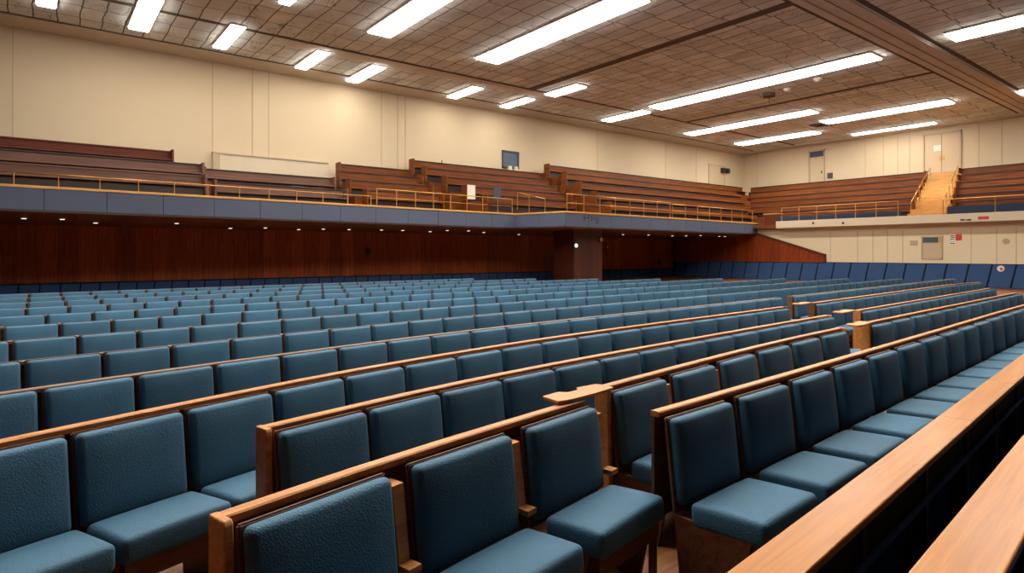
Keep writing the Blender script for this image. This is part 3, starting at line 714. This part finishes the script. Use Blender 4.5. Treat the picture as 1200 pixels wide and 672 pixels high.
TILT = math.radians(6.5)
def make_seat(w, front, kind=''):
    """origin on the floor below the upper front edge of the back; +y towards the rear, seat looks to -y"""
    H = .86
    parts = []
    # back cushion
    bt, bh = .066, .435
    bm = cushion(w, bh, bt, .028, .018)
    T = Matrix.Translation((0, 0, H - .012)) @ Matrix.Rotation(-TILT, 4, 'X') @ Matrix.Translation((0, bt / 2, -bh / 2))
    bmesh.ops.transform(bm, matrix=T, verts=bm.verts)
    parts.append(('back_cushion', mesh_from(bm, 'back_cushion', M['fabric'])))
    # wooden shell behind it
    m = MB().box(-w / 2 - .008, w / 2 + .008, bt - .012, bt + .012, -bh - .04, .006)
    bm = bmesh.new(); me = bpy.data.meshes.new('t'); me.from_pydata(m.v, [], m.f); bm.from_mesh(me); bpy.data.meshes.remove(me)
    bmesh.ops.recalc_face_normals(bm, faces=bm.faces)
    bmesh.ops.bevel(bm, geom=bm.edges[:], offset=.006, segments=2, affect='EDGES')
    bmesh.ops.transform(bm, matrix=Matrix.Translation((0, 0, H - .012)) @ Matrix.Rotation(-TILT, 4, 'X'), verts=bm.verts)
    me = mesh_from(bm, 'back_shell', M['shell']); 
    for p in me.polygons: p.use_smooth = False
    parts.append(('back_shell', me))
    # seat cushion
    yb = -.075; sd = yb - front; st = .125
    bm = cushion(w + .01, sd, st, .03, .012)
    bmesh.ops.transform(bm, matrix=Matrix.Translation((0, (yb + front) / 2, .455 - st / 2)) @ Matrix.Rotation(math.radians(-3), 4, 'X') @ Matrix.Rotation(-math.pi / 2, 4, 'X'), verts=bm.verts)
    parts.append(('seat_cushion', mesh_from(bm, 'seat_cushion', M['fabric'])))
    # wooden box under the cushion
    m = MB().box(-w / 2 + .015, w / 2 - .015, front + .03, -.04, .25, .335)
    bm = bmesh.new(); me = bpy.data.meshes.new('t'); me.from_pydata(m.v, [], m.f); bm.from_mesh(me); bpy.data.meshes.remove(me)
    bmesh.ops.recalc_face_normals(bm, faces=bm.faces)
    me = mesh_from(bm, 'seat_base', M['brownwood'])
    for p in me.polygons: p.use_smooth = False
    parts.append(('seat_base', me))
    # side standards, floor to seat
    for s in (-1, 1):
        xx = s * (w / 2 - .008)
        m = MB().hexa([(xx - .011, front + .14, 0), (xx + .011, front + .14, 0), (xx + .011, -.02, 0), (xx - .011, -.02, 0)],
                      [(xx - .011, front + .07, .36), (xx + .011, front + .07, .36), (xx + .011, .015, .36), (xx - .011, .015, .36)])
        me = bpy.data.meshes.new('side_standard'); me.from_pydata(m.v, [], m.f)
        bm = bmesh.new(); bm.from_mesh(me); bmesh.ops.recalc_face_normals(bm, faces=bm.faces); bm.to_mesh(me); bm.free()
        me.materials.append(M['brownwood'])
        parts.append(('side_standard', me))
    if kind == 'tight':
        x0 = w / 2 + .012
        m = MB().hexa([(x0, -.02, .50), (x0 + .055, -.02, .50), (x0 + .055, .07, .50), (x0, .07, .50)], [(x0, .02, .80), (x0 + .055, .02, .80), (x0 + .055, .1, .80), (x0, .1, .80)])
        m.box(x0 - .004, x0 + .06, -.08, .07, .485, .51)
        bm = bmesh.new(); me = bpy.data.meshes.new('t'); me.from_pydata(m.v, [], m.f); bm.from_mesh(me); bpy.data.meshes.remove(me)
        bmesh.ops.recalc_face_normals(bm, faces=bm.faces)
        me = mesh_from(bm, 'arm_bracket', M['oak'])
        for p in me.polygons: p.use_smooth = False
        parts.append(('arm_bracket', me))
    return parts

SEATK = {'front': make_seat(.565, -.47), 'tight': make_seat(.575, -.405, 'tight'), 'near': make_seat(.5, -.41), 'std': make_seat(.502, -.44)}

# row lines (survey units): where the upper front edge of the backs runs
ROWS = [
 dict(n=0, pts=[(2.02, 1.63), (4.44, 1.79), (6.15, 1.91), (9.8, 2.17), (14, 2.4)], start=2.155, pitch=.59, kind='front', end=11.5),
 dict(n=1, pts=[(.40, 1.65), (.96, 1.79), (1.64, 1.92), (2.3, 2.04)], start=.425, pitch=.588, kind='tight', end=2.0),
 dict(n=1, pts=[(2.3, 2.13), (3.63, 2.32), (4.84, 2.46), (7.7, 2.66), (14, 3.05)], start=2.34, pitch=.60, kind='tight', end=13.5, gap=(5.93, 6.48)),
 dict(n=2, pts=[(.72, 2.46), (1.6, 2.66), (2.5, 2.80), (5.2, 3.06), (7, 3.2), (16, 3.85)], start=.76, pitch=.452, kind='near', end=15, gap=(7.0, 8.0)),
 dict(n=3, pts=[(-.6, 2.66), (-.1, 2.85), (.55, 3.08), (1.39, 3.34), (2.4, 3.56), (3.6, 3.74), (6.87, 4.0), (16, 4.75)], start=-.31, pitch=.452, kind='std', end=18, gap=(7.9, 8.5)),
 dict(n=4, pts=[(-.6, 3.86), (-.15, 3.97), (1.165, 4.28), (3.1, 4.62), (8, 5.0), (20, 5.95)], start=-.41, pitch=.452, kind='std', end=20, gap=(9.3, 9.9)),
 dict(n=5, pts=[(-.7, 5.02), (-.19, 5.12), (1.44, 5.42), (3.84, 5.77), (9, 6.15), (20, 7.0)], start=-.5, pitch=.452, kind='std', end=20),
 dict(n=6, pts=[(-.8, 6.3), (1.8, 6.65), (4.5, 6.95), (10, 7.3), (20, 8.1)], start=-.6, pitch=.452, kind='std', end=20),
 dict(n=7, pts=[(-.9, 7.6), (1.8, 7.9), (5, 8.15), (10, 8.5), (20, 9.3)], start=-.7, pitch=.452, kind='std', end=20),
 dict(n=8, pts=[(-1, 8.8), (1.8, 9.1), (5, 9.35), (10, 9.7), (20, 10.5)], start=-.8, pitch=.452, kind='std', end=20),
]
for k, y in enumerate((10.3, 11.5, 12.7, 13.9)):
    ROWS.append(dict(n=9 + k, pts=[(-1.5, y - .25), (2, y + .05), (6, y + .3), (12, y + .65), (20, y + 1.3)], start=-1.0, pitch=.452, kind='std', end=20))
DMAX = 17.4

def curve(pts):
    """monotone-ish cubic through the points; returns f(x) -> (y, slope)"""
    n = len(pts); m = []
    for i in range(n):
        if i == 0: s = (pts[1][1] - pts[0][1]) / (pts[1][0] - pts[0][0])
        elif i == n - 1: s = (pts[-1][1] - pts[-2][1]) / (pts[-1][0] - pts[-2][0])
        else:
            s0 = (pts[i][1] - pts[i-1][1]) / (pts[i][0] - pts[i-1][0]); s1 = (pts[i+1][1] - pts[i][1]) / (pts[i+1][0] - pts[i][0])
            s = (s0 + s1) / 2
        m.append(s)
    def f(x):
        x = max(pts[0][0], min(pts[-1][0], x))
        i = 0
        while i < n - 2 and x > pts[i + 1][0]: i += 1
        h = pts[i+1][0] - pts[i][0]; t = (x - pts[i][0]) / h
        y = (2*t**3 - 3*t*t + 1) * pts[i][1] + (t**3 - 2*t*t + t) * h * m[i] + (-2*t**3 + 3*t*t) * pts[i+1][1] + (t**3 - t*t) * h * m[i+1]
        dy = ((6*t*t - 6*t) * (pts[i][1] - pts[i+1][1])) / h + (3*t*t - 4*t + 1) * m[i] + (3*t*t - 2*t) * m[i+1]
        return y, dy
    return f

ROWNAME = ['front row', 'second row', 'third row', 'fourth row', 'fifth row', 'sixth row', 'seventh row', 'eighth row', 'ninth row', 'tenth row', 'eleventh row', 'twelfth row', 'thirteenth row', 'fourteenth row']
seats = []       # (depth, row index, x, y, angle, kind, row n, seq)
WID = {'front': .565, 'tight': .575, 'near': .5, 'std': .505}
rail_spans = []
for ri, R in enumerate(ROWS):
    f = curve(R['pts']); w = WID[R['kind']] / K
    x = R['start']; spans = []; cur = None
    while x < R['end']:
        xc = x + w / 2
        yc, dy = f(xc); a = math.atan(dy)
        c = Vector((xc * K, yc * K))
        depth = ca * xc + sa * yc
        g = R.get('gap')
        ok = depth < DMAX and not (g and g[0] - .04 < x + w and x < g[1] and not (x + w <= g[0] + .12 or x >= g[1] - .2))
        # in view?
        vis = False
        for sx in (-w * K / 2, w * K / 2):
            for (sy, z) in ((0, .86), (.09, .86), (-.45, .44), (-.08, .44)):
                p = proj(c.x + sx * math.cos(a) - sy * math.sin(a), c.y + sx * math.sin(a) + sy * math.cos(a), z)
                if p and -4 < p[0] < 1204 and p[1] < 676: vis = True
        if ok and vis:
            seats.append((depth, ri, c.x, c.y, a, R['kind'], R['n']))
            if cur is None: cur = [x, x + w]
            else: cur[1] = x + w
        elif cur is not None and (not ok):
            spans.append(cur); cur = None
        x += R['pitch'] * math.cos(a)
    if cur: spans.append(cur)
    rail_spans.append(spans)

order = sorted(range(len(seats)), key=lambda i: seats[i][0])
indiv = set(order[:300])
count = {}
protos = {}
far = []
for i, (depth, ri, x, y, a, kind, n) in enumerate(seats):
    if i not in indiv:
        far.append((x, y, a)); continue
    count[n] = count.get(n, 0) + 1
    if kind not in protos:
        r = empty('auditorium_seat', (x, y, 0), a)
        for nm, me in SEATK[kind]:
            o = bpy.data.objects.new(nm, me); COL.objects.link(o); o.parent = r
        protos[kind] = r
    else:
        r = copy_tree(protos[kind]); r.location = (x, y, 0); r.rotation_euler = (0, 0, a)
    jit = random.uniform(-.01, .01) if n not in (2, 3) else 0.0; r.rotation_euler.z = a + jit
    tag(r, 'blue upholstered seat, %s from the left in the %s' % (ordinal(count[n]), 'front row along the writing ledge' if n == 0 else ROWNAME[n]), 'seat', 'blue seats of the ' + ROWNAME[n])
# the rest, far away, as one mass
fm = {}
vs, fs = {'f': [], 'w': []}, {'f': [], 'w': []}
for (x, y, a) in far:
    T = Matrix.Translation((x, y, 0)) @ Matrix.Rotation(a, 4, 'Z')
    for nm, me in SEATK['std']:
        k = 'f' if 'cushion' in nm else 'w'
        b0 = len(vs[k])
        vs[k] += [tuple(T @ v.co) for v in me.vertices]
        fs[k] += [tuple(b0 + j for j in p.vertices) for p in me.polygons]
me = bpy.data.meshes.new('distant_seats')
nv = len(vs['f'])
me.from_pydata(vs['f'] + vs['w'], [], fs['f'] + [tuple(j + nv for j in f) for f in fs['w']])
me.materials.append(M['fabric']); me.materials.append(M['brownwood'])
nf = len(fs['f'])
for i, p in enumerate(me.polygons):
    p.material_index = 0 if i < nf else 1
    p.use_smooth = i < nf
o = bpy.data.objects.new('distant_seats', me); COL.objects.link(o)
tag(o, 'the many small blue seats farthest back below the balcony', 'seats', None, 'stuff')
print('SEATS', len(seats), 'far', len(far), count)

# wooden rails behind the rows --------------------------------------------
rn = {}
for ri, R in enumerate(ROWS):
    f = curve(R['pts']); n = R['n']
    for si, (xa, xb) in enumerate(rail_spans[ri]):
        xa -= .012; xb += .075 if n == 1 and R.get('gap') and si == 0 else .012
        k = max(4, int((xb - xa) / .35)); st = []
        for i in range(k + 1):
            xx = xa + (xb - xa) * i / k; yy, dy = f(xx); l = math.hypot(1, dy)
            st.append((xx * K, yy * K, -dy / l, 1 / l))
        o0 = st[0]
        r = empty('row_rail', (o0[0], o0[1], 0), 0)
        st = [(p[0] - o0[0], p[1] - o0[1], p[2], p[3]) for p in st]
        zt = 0 if n < 2 else -.008 if n == 2 else -.004 if n == 3 else -.026 if n == 4 else -.034
        zo = 0 if n < 6 else .012
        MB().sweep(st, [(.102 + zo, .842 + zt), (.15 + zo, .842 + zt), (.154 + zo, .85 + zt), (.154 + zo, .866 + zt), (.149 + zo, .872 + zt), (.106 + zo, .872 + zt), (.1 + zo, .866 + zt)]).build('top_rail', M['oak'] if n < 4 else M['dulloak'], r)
        MB().sweep(st, [(.130, .30), (.148, .30), (.148, .842 + zt), (.130, .842 + zt)]).build('back_panel', M['shell'] if n < 3 else M['benchdark'], r)  # darker wood on farther rows paints the shade between the backs
        def endp(p, sgn):
            tx, ty = p[3], -p[2]; nx, ny = p[2], p[3]
            def w(s, o_): return (p[0] + tx * s + nx * o_, p[1] + ty * s + ny * o_)
            pr = [(.154, 0), (.154, .875 + zt), (.06, .875 + zt), (.05, .86 + zt), (.045, .44), (.04, .3), (.04, 0)]
            vs_ = []
            for s in (-.032 if sgn < 0 else .0, .0 if sgn < 0 else .032):
                for (o_, z) in pr:
                    q = w(s, o_); vs_.append((q[0], q[1], z))
            m_ = len(pr)
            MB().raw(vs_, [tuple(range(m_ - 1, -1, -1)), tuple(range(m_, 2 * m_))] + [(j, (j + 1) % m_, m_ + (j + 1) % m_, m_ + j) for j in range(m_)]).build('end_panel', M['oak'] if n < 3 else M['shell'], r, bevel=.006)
        if si or n in (1, 2): endp(st[0], -1)
        if R.get('gap') and si == 0: endp(st[-1], 1)
        # posts down to the floor
        for i in range(0, k, 3):
            p = st[i]; b0 = (p[0] + p[2] * .139, p[1] + p[3] * .139)
            MB().box(b0[0] - .025, b0[0] + .025, b0[1] - .008, b0[1] + .008, 0, .30).build('post', M['brownwood'], r)
        if R.get('gap'): where = ' up to the aisle gap' if si == 0 else ' beyond the aisle gap'
        elif n == 1: where = ', its nearest stretch'
        else: where = ''
        tag(r, 'oak rail behind the %s of seats%s' % (ROWNAME[n], where), 'rail', 'oak rails behind the seat rows')

# fold-out writing tablets -------------------------------------------------
def tablet(x, y, rz, label):
    r = empty('writing_tablet', (x, y, .873), rz)
    out = [(0, -.07), (.10, -.085), (.30, -.075), (.50, -.05), (.515, .02), (.49, .085), (.33, .095), (.29, .05), (.2, .045), (.16, .09), (.02, .07)]
    n = len(out)
    MB().raw([(a, b, 0.004) for a, b in out] + [(a, b, .024) for a, b in out], [tuple(range(n - 1, -1, -1)), tuple(range(n, 2 * n))] + [(j, (j + 1) % n, n + (j + 1) % n, n + j) for j in range(n)]).build('tablet_board', M['oak'], r, bevel=.004)
    MB().box(.4, .46, -.03, .03, -.0, .006).build('hinge', M['dark'], r)
    tag(r, label, 'writing tablet')
tablet(1.86 * K, 2.13 * K, math.radians(4), 'oak fold-out writing tablet on the second row rail by its joint')
fr = {R['n']: curve(R['pts']) for R in ROWS}
for n, x, lab in ((1, 6.02, 'oak fold-out writing tablet in the aisle gap of the second row'), (2, 7.2, 'oak fold-out writing tablet in the aisle gap of the third row'), (3, 7.95, 'oak fold-out writing tablet in the aisle gap of the fourth row')):
    yy, dy = fr[n](x)
    tablet(x * K, yy * K + .06, math.atan(dy), lab)

# ------------------------------------------------------------------ writing ledges of the front
def ledge(A, B, w, h, label, joints, name='writing_ledge', drop=True):
    A = Vector(A); B = Vector(B); d = (B - A); L = d.length; d.normalize(); n = Vector((d.y, -d.x))    # n towards the stage
    r = empty(name, (A.x, A.y, 0), math.atan2(d.y, d.x))
    cuts = [0] + joints + [L]
    for s0, s1 in zip(cuts, cuts[1:]):
        MB().box(s0 + .002, s1 - .002, -w, 0, h - .034, h).build('top_board', M['ledge'], r, bevel=.007, seg=3)
    MB().box(0, L, -w + .05, -w + .068, h - .19, h - .034).build('apron', M['black'], r)
    MB().box(0, L, -.035, -.018, .02, h - .034).build('modesty_panel', M['black'], r)
    MB().box(0, L, -w + .03, -.035, .53, .555).build('book_shelf', M['black'], r)
    MB().box(0, L, -w + .018, -w + .03, .535, .56).build('shelf_edge', M['wainscot'], r)
    m = None
    i = 0; s = .3
    while s < L - .1:
        MB().box(s - .02, s + .02, -w + .035, -.04, 0, h - .034).build('support', M['benchdark'], r)
        s += .9
    MB().box(0, L, -w + .12, -.035, .0, .5).build('kick_panel', M['navy'], r)
    tag(r, label, 'ledge')
ledge((.35, .93), (11.5, 2.06), .165, .75, 'long honey oak writing ledge in front of the front row', [3.85, 5.3, 7.6])
ledge((.9, .625), (8.0, 1.26), .2, .75, 'second honey oak writing ledge at the lower corner, beside the first', [4.6])
cm = MB().raw([(-2, -9, .0), (30, -9, 0), (30, 2.9, 0), (12, 2.0, 0), (.3, .85, 0), (-2, .65, 0), (-2, -9, .012), (30, -9, .012), (30, 2.9, .012), (12, 2.0, .012), (.3, .85, .012), (-2, .65, .012)],
              [(5, 4, 3, 2, 1, 0), (6, 7, 8, 9, 10, 11)] + [(j, (j + 1) % 6, 6 + (j + 1) % 6, 6 + j) for j in range(6)])
struct(cm.build('floor_carpet', M['navy']))

# ------------------------------------------------------------------ light and view
w = bpy.data.worlds.new('world'); S.world = w; w.use_nodes = True
w.node_tree.nodes['Background'].inputs[0].default_value = (1.0, .9, .78, 1); w.node_tree.nodes['Background'].inputs[1].default_value = 0.03
S.view_settings.view_transform = 'Standard'; S.view_settings.look = 'None'; S.view_settings.gamma = 1; S.view_settings.use_curve_mapping = False
S.view_settings.exposure = 0.1
S.cycles.use_denoising = True
S.cycles.max_bounces = 8; S.cycles.diffuse_bounces = 5
